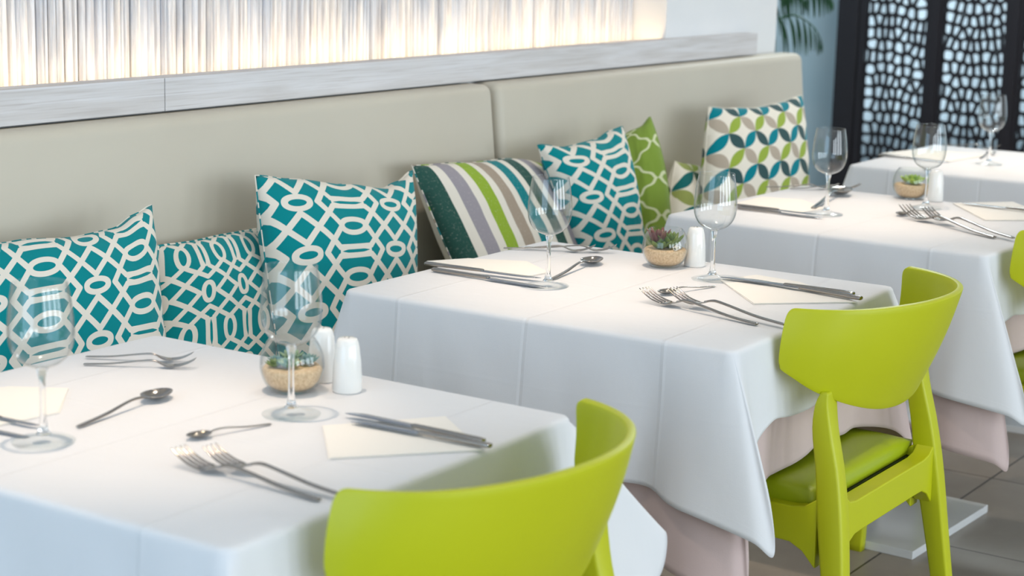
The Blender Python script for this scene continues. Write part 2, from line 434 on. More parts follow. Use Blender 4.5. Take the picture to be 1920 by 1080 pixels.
# glazed front of the room, opposite the banquette (behind the camera's right shoulder)
bm = bmesh.new(); box_bm(bm, -4, 12.5, -4.7, -4.5, 0, .4); box_bm(bm, -4, 12.5, -4.7, -4.5, 2.65, 2.75)
for x_ in (-4, -2.5, -.3, 1.9, 4.1, 6.3, 8.5, 10.7): box_bm(bm, x_ - .2, x_ + .2, -4.7, -4.5, .4, 2.65)
tag(link_bm('wall_front', bm, M['wall_blue'], smooth=False), kind='structure')
# far part of the room behind the corner
tag(box('wall_alcove', XE, 9.2, 4.25, 4.4, 0, 2.75, M['wall_blue']), kind='structure')
bm = bmesh.new(); box_bm(bm, 8.95, 9.2, 3.93, 4.25, 0, 2.75); tag(link_bm('wall_far', bm, M['wall_blue'], smooth=False), kind='structure')
# ledge: whitewashed oak boards (joint at x=2.70)
bm = bmesh.new()
box_bm(bm, -1.2, 2.7035, 2.669, 2.725, 1.02, 1.088)
o = bevel(link_bm('trim_1', bm, M['oak'], smooth=True), .0015); tag(o, kind='structure')
bm = bmesh.new(); box_bm(bm, 2.7055, 5.40, 2.669, 2.725, 1.02, 1.088)
o = bevel(link_bm('trim_2', bm, M['oak'], smooth=True), .0015); tag(o, kind='structure')

# stick panel in the niche
random.seed(4)
root = empty('stick_wall_panel', (0, 2.84, 1.02))
tag(root, 'wall panel of whitewashed upright wooden sticks glowing above the oak ledge', 'wall panel')
bm = bmesh.new(); lay = bm.faces.layers.float.new('tone') if hasattr(bm.faces.layers, 'float') else None
x = .6; tones = []
while x < NX - .012:
    w = random.uniform(.011, .024); x1 = min(x + w, NX - .002); g = random.uniform(.0006, .0022)
    if random.random() < .16: g = .0038
    dep = random.uniform(.008, .02); tone = random.random()
    n = 9; zs = [0 + 1.72 * k / (n - 1) for k in range(n)]
    rings = []
    for z in zs:
        jx = (noise.noise(Vector((x * 7, z * 3, 1))) * .0022); j2 = noise.noise(Vector((x * 9, z * 4, 5))) * .0018
        a0, a1 = x + jx + g, x1 + j2; ym = dep + noise.noise(Vector((x * 5, z * 2, 9))) * .003
        rings.append([(a0, .02, z), (a0, -ym * .45, z), (a0 * .75 + a1 * .25, -ym, z), (a0 * .25 + a1 * .75, -ym, z), (a1, -ym * .45, z), (a1, .02, z)])
    f0 = len(bm.faces); loft_bm(bm, rings)
    bm.faces.ensure_lookup_table()
    for f in bm.faces[f0:]: f[lay] = tone
    x = x1
o = link_bm('sticks', bm, M['stick'], root, smooth=False)
box('backing_board', .6, NX - .002, .0, .018, 0, 1.72, M['stick_gap'], root)
# LED strip in the trough behind the ledge
root = empty('led_light_strip', (0, 2.745, 1.03)); tag(root, 'warm glowing light strip hidden in the trough behind the oak ledge', 'light strip')
box('lit_strip', .7, NX - .01, -.006, .006, .004, .010, M['led'], root)
box('channel', .7, NX - .01, -.009, .009, -.009, .004, M['lamp_ring'], root)

# banquette
root = empty('banquette_bench', (0, 0, 0)); tag(root, 'long beige vinyl banquette bench with high padded back below the oak ledge', 'bench')
def rounded_panel(name, x0, x1, yf, yb, z0, z1, r, parent, lean=.0):
    bm = bmesh.new(); box_bm(bm, x0, x1, yf, yb, z0, z1)
    for v in bm.verts:
        if v.co.z < z0 + .01: v.co.y -= lean
    o = link_bm(name, bm, M['vinyl'], parent); mo = o.modifiers.new('bevel', 'BEVEL'); mo.width = r; mo.segments = 6
    return o
rounded_panel('backrest', -.9, 3.812, 2.615, 2.708, .46, 1.016, .024, root, .06)
rounded_panel('backrest', 3.832, 5.64, 2.615, 2.708, .46, 1.016, .024, root, .06)
rounded_panel('seat', -.9, 2.9, 2.19, 2.57, .34, .455, .022, root)
rounded_panel('seat', 2.91, 5.60, 2.19, 2.57, .34, .455, .022, root)
box('plinth', -.9, 5.60, 2.25, 2.69, 0.0, .34, M['vinyl'], root, .004)

# ================================================================== FOLDING SCREEN
def screen_panel(parent, y0, y1, z0, z1, seed):
    """panel in the plane x=0, holes grown round jittered points"""
    rnd = random.Random(seed); fr = .035; th = .012
    bm = bmesh.new()
    for a, b, c, d in ((y0, y1, z0, z0 + fr), (y0, y1, z1 - fr, z1), (y0, y0 + fr, z0 + fr, z1 - fr), (y1 - fr, y1, z0 + fr, z1 - fr)):
        box_bm(bm, -.018, .018, a, b, c, d)
    o = link_bm('panel_frame', bm, M['black'], parent, smooth=False)
    ya, yb, za, zb = y0 + fr, y1 - fr, z0 + fr, z1 - fr
    cw, ch = .041, .060
    pts = []; nr = int((zb - za) / ch); nc = max(3, int(round((yb - ya) / cw)))
    for j in range(nr + 1):
        k = nc + rnd.choice((-1, 0, 0, 1)); off = rnd.random() * .6
        for i in range(k + 1):
            yy = ya + (yb - ya) * (i + off * .5 + rnd.uniform(-.22, .22)) / k
            zz = za + (zb - za) * (j + .5 + rnd.uniform(-.16, .16) + .35 * math.sin(yy * 9 + seed)) / (nr + 1)
            if ya < yy < yb and za < zz < zb: pts.append((yy, zz))
    bm = bmesh.new(); NN = 20; g = .0078
    for i, (py, pz) in enumerate(pts):
        near = [(qy, qz) for k, (qy, qz) in enumerate(pts) if k != i and abs(qy - py) < .14 and abs(qz - pz) < .2]
        outer, inner = [], []
        for n in range(NN):
            t = 2 * math.pi * n / NN; dy, dz = math.cos(t), math.sin(t); ro = 1e9; acc = 0
            cons = []
            for qy, qz in near:
                ny, nz = qy - py, qz - pz; l = math.hypot(ny, nz); dd = (ny * dy + nz * dz) / l
                if dd > 1e-3: cons.append((l / 2, dd))
            for lim, dd in (((yb - py), dy), ((py - ya), -dy), ((zb - pz), dz), ((pz - za), -dz)):
                if dd > 1e-3: cons.append((lim, dd))
            ro = min(h / dd for h, dd in cons)
            for h, dd in cons: acc += (dd / max(h - g, .002)) ** 7
            ri = acc ** (-1 / 7)
            ri = min(ri, ro * .93)
            outer.append((py + dy * ro * 1.04, pz + dz * ro * 1.04)); inner.append((py + dy * ri, pz + dz * ri))
        vo = [[bm.verts.new((xx, a, b)) for a, b in outer] for xx in (-th / 2, th / 2)]
        vi = [[bm.verts.new((xx, a, b)) for a, b in inner] for xx in (-th / 2, th / 2)]
        for n in range(NN):
            k = (n + 1) % NN
            bm.faces.new((vo[0][n], vo[0][k], vi[0][k], vi[0][n])); bm.faces.new((vo[1][n], vi[1][n], vi[1][k], vo[1][k]))
            bm.faces.new((vi[0][n], vi[0][k], vi[1][k], vi[1][n]))
    link_bm('fretwork_panel', bm, M['black'], parent, smooth=False, recalc=False)
SX = 8.6
root = empty('folding_screen', (SX, 0, 0)); tag(root, 'black fretwork partition screen with pebble-shaped openings behind the last table', 'screen')
post = box('post', -.03, .03, 3.69, 3.80, 0, 2.7, M['black'], root, .004)
for a_, b_ in ((3.268, 3.312), (2.875, 2.918)): box('post', -.028, .028, a_, b_, 0, 2.7, M['black'], root, .003)
screen_panel(root, 3.30, 3.685, 0.02, 2.7, 1)
screen_panel(root, 2.905, 3.285, 0.02, 2.7, 2)
screen_panel(root, 2.51, 2.89, 0.02, 2.7, 3)
# bright windows behind the screen
root = box('wall_far_window', 10.4, 10.55, -1.0, 5.4, 0, .35, M['wall_blue']); root.name = 'wall_far_low'; tag(root, kind='structure')
tag(box('wall_far_high', 10.4, 10.55, -1.0, 5.4, 2.6, 2.75, M['wall_blue']), kind='structure')
wr = empty('window_1', (10.46, 0, .35)); tag(wr, kind='structure')
bm = bmesh.new()
for y in (1.2, 2.35, 3.5, 4.65): box_bm(bm, -.03, .03, y - .03, y + .03, 0, 2.25)
box_bm(bm, -.028, .028, 1.2, 4.65, 0, .05); box_bm(bm, -.028, .028, 1.2, 4.65, 2.2, 2.25); box_bm(bm, -.026, .026, 1.2, 4.65, .9, .94)
link_bm('window_frame', bm, M['sash'], wr, smooth=False)
bm = bmesh.new(); box_bm(bm, -.003, .003, 1.2, 4.65, .03, 2.22); link_bm('window_pane', bm, M['pane'], wr, smooth=False)
bm = bmesh.new(); secs = []
rows = []
for k in range(221):
    y = 1.0 + 4.0 * k / 220; xx = .035 * math.sin(y * 38) + .02 * math.sin(y * 17 + 1)
    rows.append((bm.verts.new((xx, y, 0.05)), bm.verts.new((xx, y, 2.6))))
for a, b in zip(rows, rows[1:]): bm.faces.new((a[0], b[0], b[1], a[1]))
o = link_bm('dimming_curtain', bm, M['sheer'], smooth=True); o.location = (10.2, 0, 0)  # added sheet that cuts the window brightness behind the screen
tag(o, 'pale blue sheer curtain added to dim the bright window behind the black screen', 'curtain')

root = empty('far_wall_fill', (7.4, 2.9, 2.75)); tag(root, 'flat square fill light added to brighten the far wall beyond the palm', 'ceiling light')  # unseen lamp, added because the far wall came out too dark
box('housing', -.3, .3, -.3, .3, -.03, -.002, M['lamp_ring'], root)
l = bpy.data.lights.new('fill_glow', 'AREA'); l.size = .56; l.energy = 62; l.color = (.86, .97, 1)
lo = bpy.data.objects.new('fill_glow', l); COL.objects.link(lo); lo.parent = root; lo.location = (0, 0, -.035)
# ================================================================== PALM
root = empty('potted_palm', (6.75, 3.50, 0)); tag(root, 'tall palm with drooping dark green fronds in a terracotta pot behind the wall corner', 'palm')
pot = link_bm('pot', lathe_bm([(0, 0), (.15, 0), (.19, .30), (.215, .30), (.215, .35), (.19, .35), (.185, .31), (0, .31)], 32), M['terracotta'], root)
link_bm('soil', lathe_bm([(0, .318), (.1, .322), (.186, .315)], 24), M['soil'], root)
bm = bmesh.new()
for a in range(5):
    an = a * 1.26; pts = [(.05 * math.cos(an), .05 * math.sin(an), .31), (.07 * math.cos(an), .07 * math.sin(an), .8), (.10 * math.cos(an), .10 * math.sin(an), 1.25)]
    loft_bm(bm, [[(p[0] + .014 * (1 - .3 * i) * math.cos(2 * math.pi * k / 8), p[1] + .014 * (1 - .3 * i) * math.sin(2 * math.pi * k / 8), p[2]) for k in range(8)] for i, p in enumerate(pts)])
link_bm('stem', bm, M['stem'], root)
def frond(parent, ctrl, nl=16, ll=.30, seed=0):
    rnd = random.Random(seed); bm = bmesh.new(); m_ = len(ctrl) - 1; rings = []
    S = [Vector(catmull(ctrl, m_ * i / 24)) for i in range(25)]
    for i, p in enumerate(S):
        r = .006 * (1 - i / 27)
        rings.append([(p.x + r * math.cos(2 * math.pi * k / 6), p.y + r * math.sin(2 * math.pi * k / 6), p.z) if i < 12 else (p.x + r * math.cos(2 * math.pi * k / 6), p.y, p.z + r * math.sin(2 * math.pi * k / 6)) for k in range(6)])
    loft_bm(bm, rings)
    for i in range(nl):
        t = .22 + .78 * i / (nl - 1); p = Vector(catmull(ctrl, m_ * t)); q = Vector(catmull(ctrl, min(m_, m_ * t + .05))); q0 = Vector(catmull(ctrl, max(0, m_ * t - .05)))
        T = (q - q0).normalized(); side = T.cross(Vector((0, 0, 1))).normalized()
        L_ = ll * math.sin(math.pi * (.18 + .74 * t)) * rnd.uniform(.9, 1.1)
        for sg in (-1, 1):
            d = (side * sg * .35 + T * .35 + Vector((0, 0, -.5))).normalized(); pp = p.copy(); prev = None
            wv = T
            for k in range(7):
                u = k / 6; w = .0045 * math.sin(math.pi * min(1, .12 + u * .88)) + .0008
                a = bm.verts.new(pp + wv * w); b = bm.verts.new(pp + Vector((0, 0, .003))); c = bm.verts.new(pp - wv * w)
                if prev: bm.faces.new((prev[0], prev[1], b, a)); bm.faces.new((prev[1], prev[2], c, b))
                prev = (a, b, c); d = (d + Vector((0, 0, -.42))).normalized(); pp = pp + d * L_ / 6
    o = link_bm('frond', bm, M['palm'], parent); so = o.modifiers.new('s', 'SOLIDIFY'); so.thickness = .0012; return o
def loc_(px, py, x): p = atx(px, py, x); return (p.x - 6.75, p.y - 3.50, p.z)
frond(root, [(.05, .0, 1.2), (.0, -.0, 1.45), loc_(1440, 20, 6.7), loc_(1490, 28, 6.72), loc_(1525, 50, 6.74), loc_(1541, 78, 6.76)], 13, .17, 1)
frond(root, [(.0, .05, 1.2), (.02, .02, 1.55), loc_(1450, -60, 6.8), loc_(1500, -40, 6.8), loc_(1540, -22, 6.8), loc_(1560, 0, 6.8)], 15, .17, 2)
frond(root, [(-.02, .05, 1.2), (-.05, .03, 1.4), loc_(1430, -15, 6.9), loc_(1460, -30, 6.9), loc_(1490, -22, 6.9), loc_(1510, 0, 6.9)], 14, .18, 3)
frond(root, [(.0, .0, 1.2), (.1, .12, 1.6), (.2, .3, 1.75), (.3, .5, 1.7), (.36, .62, 1.5)], 20, .25, 4)
frond(root, [(-.0, .0, 1.2), (-.2, .1, 1.6), (-.35, .2, 1.72), (-.45, .3, 1.6), (-.5, .35, 1.45)], 20, .22, 5)
# small stand put in for an unidentified reddish bit at the bench end
root = empty('reddish_stand', (6.02, 2.94, 0)); tag(root, 'small reddish brown stand put in for an unidentified thing beside the bench end', 'stand')
box('top', -.045, .045, -.045, .045, .825, .845, M['terracotta'], root, .004)
for sx in (-1, 1):
    for sy in (-1, 1): box('leg', sx * .034 - .009, sx * .034 + .009, sy * .034 - .009, sy * .034 + .009, 0, .825, M['terracotta'], root)

# ================================================================== CUSHIONS
def cushion(name, mat, tl, tr, bl, br, th, top=None, label='', group=None, size=.43, pipe=None, seed=0, side_in=.02, uvo=(0, 0), bot_in=.015, nu=56):
    """tl..br corner points; top: list of (t, drop) along the top edge"""
    tl, tr, bl, br = map(Vector, (tl, tr, bl, br)); c = (tl + tr + bl + br) / 4
    U = ((tr + br) - (tl + bl)).normalized(); V = ((tl + tr) - (bl + br)).normalized(); Nn = U.cross(V).normalized()
    if Nn.y > 0: Nn = -Nn                     # front faces the room
    root = empty(name, c); bm = bmesh.new(); uvl = bm.loops.layers.uv.new('UVMap')
    top = top or [(0, 0), (.25, .022), (.5, .03), (.75, .022), (1, 0)]
    def drop(t):
        for (a, b), (c_, d) in zip(top, top[1:]):
            if t <= c_: return b + (d - b) * smooth01((t - a) / (c_ - a))
        return top[-1][1]
    Wd = ((tr - tl).length + (br - bl).length) / 2; Hd = ((tl - bl).length + (tr - br).length) / 2
    def pt(u, v, s):
        a = 2 * u - 1; b = 2 * v - 1
        P = (bl * (1 - u) + br * u) * (1 - v) + (tl * (1 - u) + tr * u) * v
        P = P - V * drop(u) * (v ** 3) + V * bot_in * (1 - a * a) * (1 - v) ** 3
        P = P - U * side_in * a * abs(a) * (1 - b * b)
        e = max(0, (1 - abs(a) ** 2.6) * (1 - abs(b) ** 2.6)) ** .48
        wr = noise.noise(Vector((u * 4 + seed * 3.1, v * 4, s + seed))) * .006 * e + noise.noise(Vector((u * 11 + seed, v * 9, s * 2 + seed))) * .0022 * min(1, e * 2)
        # gathers near the edges
        ga = math.sin(u * 40 + seed) * .0016 * (abs(b) ** 6) * (1 - abs(b)) * 6
        return P + Nn * s * (th / 2 * e + wr + ga) - c
    grids = []
    for s in (1, -1):
        G = [[bm.verts.new(pt(i / nu, j / nu, s)) for i in range(nu + 1)] for j in range(nu + 1)]; grids.append(G)
        for j in range(nu):
            for i in range(nu):
                q = ((i, j), (i + 1, j), (i + 1, j + 1), (i, j + 1))
                f = bm.faces.new([G[b][a] for a, b in q])
                for lp, (a, b) in zip(f.loops, q): lp[uvl].uv = (a / nu * size * (Wd / max(Wd, Hd)) * s + uvo[0], b / nu * size * (Hd / max(Wd, Hd)) + uvo[1])
    bmesh.ops.remove_doubles(bm, verts=bm.verts, dist=.0004)
    link_bm('cover', bm, mat, root)
    # seam piping
    bm = bmesh.new(); uvl = bm.loops.layers.uv.new('UVMap'); n = 40; path = []
    for k in range(n): path.append(pt(k / n, 0, 1))
    for k in range(n): path.append(pt(1, k / n, 1))
    for k in range(n): path.append(pt(1 - k / n, 1, 1))
    for k in range(n): path.append(pt(0, 1 - k / n, 1))
    r = .0032 if pipe else .0016; rings = []
    for k, p in enumerate(path):
        T = (path[(k + 1) % len(path)] - path[k - 1]).normalized(); A = T.cross(Nn).normalized()
        rings.append([p + (A * math.cos(2 * math.pi * q / 6) + Nn * math.sin(2 * math.pi * q / 6)) * r for q in range(6)])
    loft_bm(bm, rings, closed=True)
    for f in bm.faces:
        for lp in f.loops: lp[uvl].uv = ((f.index // 6) * Wd / n, 0)
    bm.faces.index_update()
    for f in bm.faces:
        for lp in f.loops: lp[uvl].uv = ((f.index // 6) * Wd / n, 0)
    link_bm('seam', bm, pipe or mat, root)
    return tag(root, label, 'cushion', group or 'cushions along the banquette')
def A(px, py, y): return tuple(aty(px, py, y))
def B(px, y, z=.485):
    """point at depth y and height z, x taken from the picture column"""
    k = px - 960; a = RT * FPX - FW * k     # (P - C) . a = 0
    return ((-(y - CAM_P.y) * a.y - (z - CAM_P.z) * a.z) / a.x + CAM_P.x, y, z)
# 1 leftmost
cushion('throw_cushion', M['trellis_a'], A(-75, 462, 2.50), A(284, 384, 2.44), B(-90, 2.34), B(322, 2.28), .15,
        [(0, .0), (.25, .012), (.6, .030), (.78, .030), (.9, .012), (1, 0)], 'teal and cream trellis cushion furthest left, its right corner pointing up', seed=1, size=.45, uvo=(.07, -.045), side_in=.004)
# 2 sideways print
cushion('throw_cushion', M['trellis_b'], A(296, 462, 2.52), A(494, 428, 2.53), B(300, 2.37), B(548, 2.36), .13,
        [(0, 0), (.3, .003), (.6, .0), (1, 0)], 'low teal trellis cushion with corded edge slumped between two taller ones', seed=2, size=.42, pipe=M['piping_t'], side_in=-.012, uvo=(.02, .01))
# 3
cushion('throw_cushion', M['trellis_a'], A(478, 329, 2.47), A(773, 320, 2.41), B(536, 2.31), B(768, 2.25), .15,
        [(0, 0), (.2, .010), (.5, .026), (.78, .040), (.88, .026), (1, 0)], 'upright teal and cream trellis cushion directly left of the striped one', seed=3, size=.44, uvo=(-.165, .01), side_in=-.004)
# 4 stripes
cushion('throw_cushion', M['stripes'], A(772, 310, 2.52), A(1062, 322, 2.53), B(905, 2.37), B(1160, 2.41), .15,
        [(0, 0), (.3, -.012), (.65, -.03), (1, 0)], 'striped cushion in dark green, grey, lime, taupe and teal', seed=4, size=.46, uvo=(.0, 0), side_in=-.006)
# 5
cushion('throw_cushion', M['trellis_c'], A(1008, 272, 2.46), A(1167, 237, 2.41), B(1122, 2.34), B(1212, 2.25), .15,
        [(0, 0), (.3, .020), (.65, .018), (.85, .004), (1, 0)], 'teal trellis cushion between the striped and the lime green ones', seed=5, size=.44, side_in=-.004)
# 6 green
cushion('throw_cushion', M['quatrefoil'], A(1150, 262, 2.54), A(1219, 219, 2.47), B(1170, 2.42), B(1250, 2.32), .15,
        [(0, 0), (.4, .006), (.75, .012), (1, 0)], 'lime green cushion with pale quatrefoil lattice print', seed=6, size=.42, side_in=-.03)
# 7 low leafy one
cushion('throw_cushion', M['leaf_big'], A(1266, 302, 2.52), A(1345, 340, 2.53), B(1255, 2.40), B(1340, 2.41), .13,
        [(0, 0), (.5, -.012), (1, 0)], 'low cream cushion with large green leaves, half hidden behind the third table', seed=7, size=.34, side_in=-.02)
# 8 leaf chains
cushion('throw_cushion', M['leaf'], A(1329, 201, 2.47), A(1503, 179, 2.39), B(1312, 2.35), B(1512, 2.24), .14,
        [(0, 0), (.2, .012), (.5, .022), (.72, .016), (1, 0)], 'cream cushion with rows of teal, grey and lime leaves at the bench end', seed=8, size=.42, side_in=-.004)
# 9 lying on the seat behind the second table
cushion('throw_cushion', M['leaf_big'], (3.22, 2.50, .522), (3.50, 2.46, .522), (3.12, 2.25, .522), (3.44, 2.23, .522), .12,
        [(0, 0), (1, 0)], 'flat lying cream and olive cushion below the striped one', seed=9, size=.34)

# ================================================================== TABLES
TOP = .75
def table(cx, cy, rot, w, d, st_white, st_rose, lab):
    rz = R(rot)
    t = empty('dining_table', (cx, cy, 0), rz); tag(t, lab[0], 'table', 'cloth covered dining tables along the banquette')
    o = box('tabletop', -w / 2 + .022, w / 2 - .022, -d / 2 + .022, d / 2 - .022, .715, .7415, M['under'], t, .004)
    link_bm('pole', lathe_bm([(0, .02), (.055, .02), (.055, .03), (.035, .045), (.035, .70), (.10, .705), (.10, .715), (0, .715)], 32), M['metal_pole'], t)
    box('base_plate', -.228, .228, -.228, .228, 0, .02, M['plate'], t, .0015)
    return t
def cloth(name, cx, cy, rot, w, d, z_top, stations, mat, label, cat, group, infl=0.0, ripple=.004, seed=0):
    """stations: (edge_x, edge_y, hem_x, hem_y, hem_z) round the table, local xy, world z"""
    bm = bmesh.new(); uvl = bm.loops.layers.uv.new('UVMap')
    n = len(stations); sub = 12; cols = []
    for i in range(n):
        for k in range(sub):
            cols.append(catmull_closed(stations, i + k / sub))
    rt = .012 + infl
    T = [0, .03, .08, .16, .26, .38, .5, .62, .74, .84, .92, .965, 1.0]
    grid = []
    per = 0; last = None; us = []
    for c_ in cols:
        p = Vector((c_[0], c_[1]))
        if last is not None: per += (p - last).length + .002
        us.append(per); last = p
    inner = []
    for q, (ex, ey, hx, hy, hz) in enumerate(cols):
        # keep edge on the rounded rectangle
        cr = .018; ax = max(-w / 2, min(w / 2, ex)); ay = max(-d / 2, min(d / 2, ey))
        ix = max(-w / 2 + cr, min(w / 2 - cr, ax)); iy = max(-d / 2 + cr, min(d / 2 - cr, ay))
        dv = Vector((ax - ix, ay - iy)); 
        if dv.length < 1e-5: dv = Vector((ax, ay)).normalized() * cr
        nrm = dv.normalized(); e = Vector((ix, iy)) + nrm * cr
        col = []
        # rounded shoulder
        rr = .009
        for a in (0, 30, 60, 90):
            s_ = math.sin(R(a)); c2 = math.cos(R(a))
            p = e - nrm * rr * (1 - s_); col.append(Vector((p.x + nrm.x * infl, p.y + nrm.y * infl, z_top - rr * (1 - c2))))
        h = Vector((hx, hy)); zs = z_top - rr
        for t in T[1:]:
            g = t ** .92
            p = e.lerp(h, g); z = zs + (hz - zs) * t
            r_ = noise.noise(Vector((us[q] * 9 + seed * 5, t * 1.2, seed))) * ripple * t
            col.append(Vector((p.x + nrm.x * (infl + r_), p.y + nrm.y * (infl + r_), z)))
        grid.append([bm.verts.new(v) for v in col])
    m_ = len(grid[0]); nn = len(grid)
    for q in range(nn):
        q2 = (q + 1) % nn
        for k in range(m_ - 1):
            try: f = bm.faces.new((grid[q][k], grid[q2][k], grid[q2][k + 1], grid[q][k + 1]))
            except ValueError: continue
            for lp, (a, b) in zip(f.loops, ((q, k), (q + 1, k), (q + 1, k + 1), (q, k + 1))):
                hem = (grid[a % nn][b].co - grid[a % nn][-1].co).length
                lp[uvl].uv = (us[a % nn], hem)
    # top: rings shrinking to the centre keep the surface even
    ring = [g[0] for g in grid]; prev = ring; z0 = z_top
    for s_ in (.97, .85, .6, .3):
        cur = [bm.verts.new((v.co.x * s_, v.co.y * s_, z0)) for v in ring]
        for q in range(nn):
            q2 = (q + 1) % nn; f = bm.faces.new((prev[q], cur[q], cur[q2], prev[q2]))
            for lp in f.loops: lp[uvl].uv = (0, 1)
        prev = cur
    cc = bm.verts.new((0, 0, z0))
    for q in range(nn):
        f = bm.faces.new((prev[q], cc, prev[(q + 1) % nn]))
        for lp in f.loops: lp[uvl].uv = (0, 1)
    bmesh.ops.remove_doubles(bm, verts=bm.verts, dist=.00002)
    # object origin at the table top so creases sit in local space
    for v in bm.verts: v.co.z -= z_top
    o = link_bm(name, bm, mat); o.location = (cx, cy, z_top); o.rotation_euler = (0, 0, R(rot))
    so = o.modifiers.new('s', 'SOLIDIFY'); so.thickness = .0012; so.offset = -1
    tag(o, label, cat, group); return o
def stations(w, d, hl, hf, hr, hb, fins, ex=.012):
    """hem z on left(-x), front(-y), right(+x), back(+y); fins: per corner (out_x,out_y,z,before,after)"""
    X, Y = w / 2, d / 2; S = []
    # start at the back-left corner, run along -x towards the front
    def side(ax, ay, bx, by, nx, ny, z, ts, wob):
        for i, t in enumerate(ts):
            px, py = ax + (bx - ax) * t, ay + (by - ay) * t
            o = ex + wob * (.5 + .5 * math.sin(i * 2.3 + ax * 7))
            S.append((px, py, px + nx * o, py + ny * o, z + (.006 * math.sin(i * 1.9 + by * 5))))
    def corner(cx, cy, n1, n2, z1, z2, fin):
        fx, fy, fz = fin[:3]; dz = fin[3] if len(fin) > 3 else 0
        e1 = (cx - n2[0] * .012, cy - n2[1] * .012); e2 = (cx - n1[0] * .012, cy - n1[1] * .012)
        # swell, tip, tuck back, settle
        S.append((cx - n2[0] * .14, cy - n2[1] * .14, cx - n2[0] * .14 + n1[0] * .004, cy - n2[1] * .14 + n1[1] * .004, z1 - .002))
        S.append((cx - n2[0] * .08, cy - n2[1] * .08, cx - n2[0] * .08 + n1[0] * .042, cy - n2[1] * .08 + n1[1] * .042, z1 - .010))
        S.append((cx - n2[0] * .03, cy - n2[1] * .03, cx - n2[0] * .02 + n1[0] * .055, cy - n2[1] * .02 + n1[1] * .055, z1 * .72 + fz * .28 - dz * .6))
        S.append((cx - n2[0] * .004, cy - n2[1] * .004, cx + fx * .7 + n1[0] * .03, cy + fy * .7 + n1[1] * .03, z1 * .35 + fz * .65 - dz))
        S.append((cx, cy, cx + fx, cy + fy, fz))
        S.append((cx - n1[0] * .004, cy - n1[1] * .004, cx + fx * .7 + n2[0] * .01 - n1[0] * .01, cy + fy * .7 + n2[1] * .01 - n1[1] * .01, z2 * .45 + fz * .55))
        S.append((cx - n1[0] * .03, cy - n1[1] * .03, cx - n1[0] * .05 + n2[0] * .02, cy - n1[1] * .05 + n2[1] * .02, z2 * .8 + fz * .2))
        S.append((cx - n1[0] * .12, cy - n1[1] * .12, cx - n1[0] * .12 + n2[0] * .014, cy - n1[1] * .12 + n2[1] * .014, z2))
    L_, F_, R_, B_ = (-1, 0), (0, -1), (1, 0), (0, 1)
    side(-X, Y - .2, -X, -Y + .2, -1, 0, hl, (0, .25, .5, .75, 1), .012)
    corner(-X, -Y, L_, F_, hl, hf, fins[0])
    side(-X + .2, -Y, X - .2, -Y, 0, -1, hf, (0, .35, .65, 1), .006)
    corner(X, -Y, F_, R_, hf, hr, fins[1])
    side(X, -Y + .2, X, Y - .2, 1, 0, hr, (0, .25, .5, .75, 1), .012)
    corner(X, Y, R_, B_, hr, hb, fins[2])
    side(X - .2, Y, -X + .2, Y, 0, 1, hb, (0, .35, .65, 1), .006)
    corner(-X, Y, B_, L_, hb, hl, fins[3])
    return S
W_, D_ = .70, .79
TABLES = [(1.722, 1.671, .47), (2.910, 1.685, 1.2), (4.087, 1.662, -2.0), (5.307, 1.743, 1.0)]
names = ['nearest, at the left edge', 'in the middle of the picture', 'third along the bench', 'furthest from the viewer']
FINS = [
    [(-.09, -.09, .44), (.160, -.060, .55, .07), (.06, .04, .45), (-.05, .03, .47)],
    [(-.01, -.09, .430), (.06, -.06, .45), (.06, .04, .45), (-.05, .03, .47)],
    [(-.005, -.115, .405), (.06, -.06, .45), (.06, .04, .45), (-.05, .03, .47)],
    [(-.03, -.08, .42), (.06, -.06, .45), (.06, .04, .45), (-.05, .03, .47)],
]
ROSEF = [
    [(-.05, -.07, .32), (.06, -.05, .34), (.05, .04, .34), (-.04, .02, .34)],
    [(-.005, -.05, .30), (.05, -.04, .36), (.05, .04, .34), (-.04, .02, .34)],
    [(.01, -.085, .290), (.05, -.05, .32), (.05, .04, .34), (-.04, .02, .34)],
    [(-.02, -.06, .30), (.05, -.05, .32), (.05, .04, .34), (-.04, .02, .34)],
]
HEM = [(.47, .58, .50, .50), (.50, .61, .50, .50), (.455, .60, .50, .50), (.46, .60, .5, .5)]
for i, (cx, cy, rot) in enumerate(TABLES):
    table(cx, cy, rot, W_, D_, None, None, ['square pedestal dining table under white cloth, %s' % names[i]])
    hl, hf, hr, hb = HEM[i]
    cloth('undercloth', cx, cy, rot, W_ - .014, D_ - .014, .7455, stations(W_ - .014, D_ - .014, hl - .115, max(hf - .11, .503), hr - .1, hb - .1, ROSEF[i], .0), M['rose_cloth'],
          'dusty rose undercloth of the table %s' % names[i], 'tablecloth', 'rose undercloths', ripple=.009, seed=i)
    cloth('tablecloth', cx, cy, rot, W_, D_, TOP, stations(W_, D_, hl, hf, hr, hb, FINS[i], .016), M['white_cloth'],
          'creased white tablecloth on the table %s' % names[i], 'tablecloth', 'white tablecloths', infl=.003, ripple=.012, seed=i)

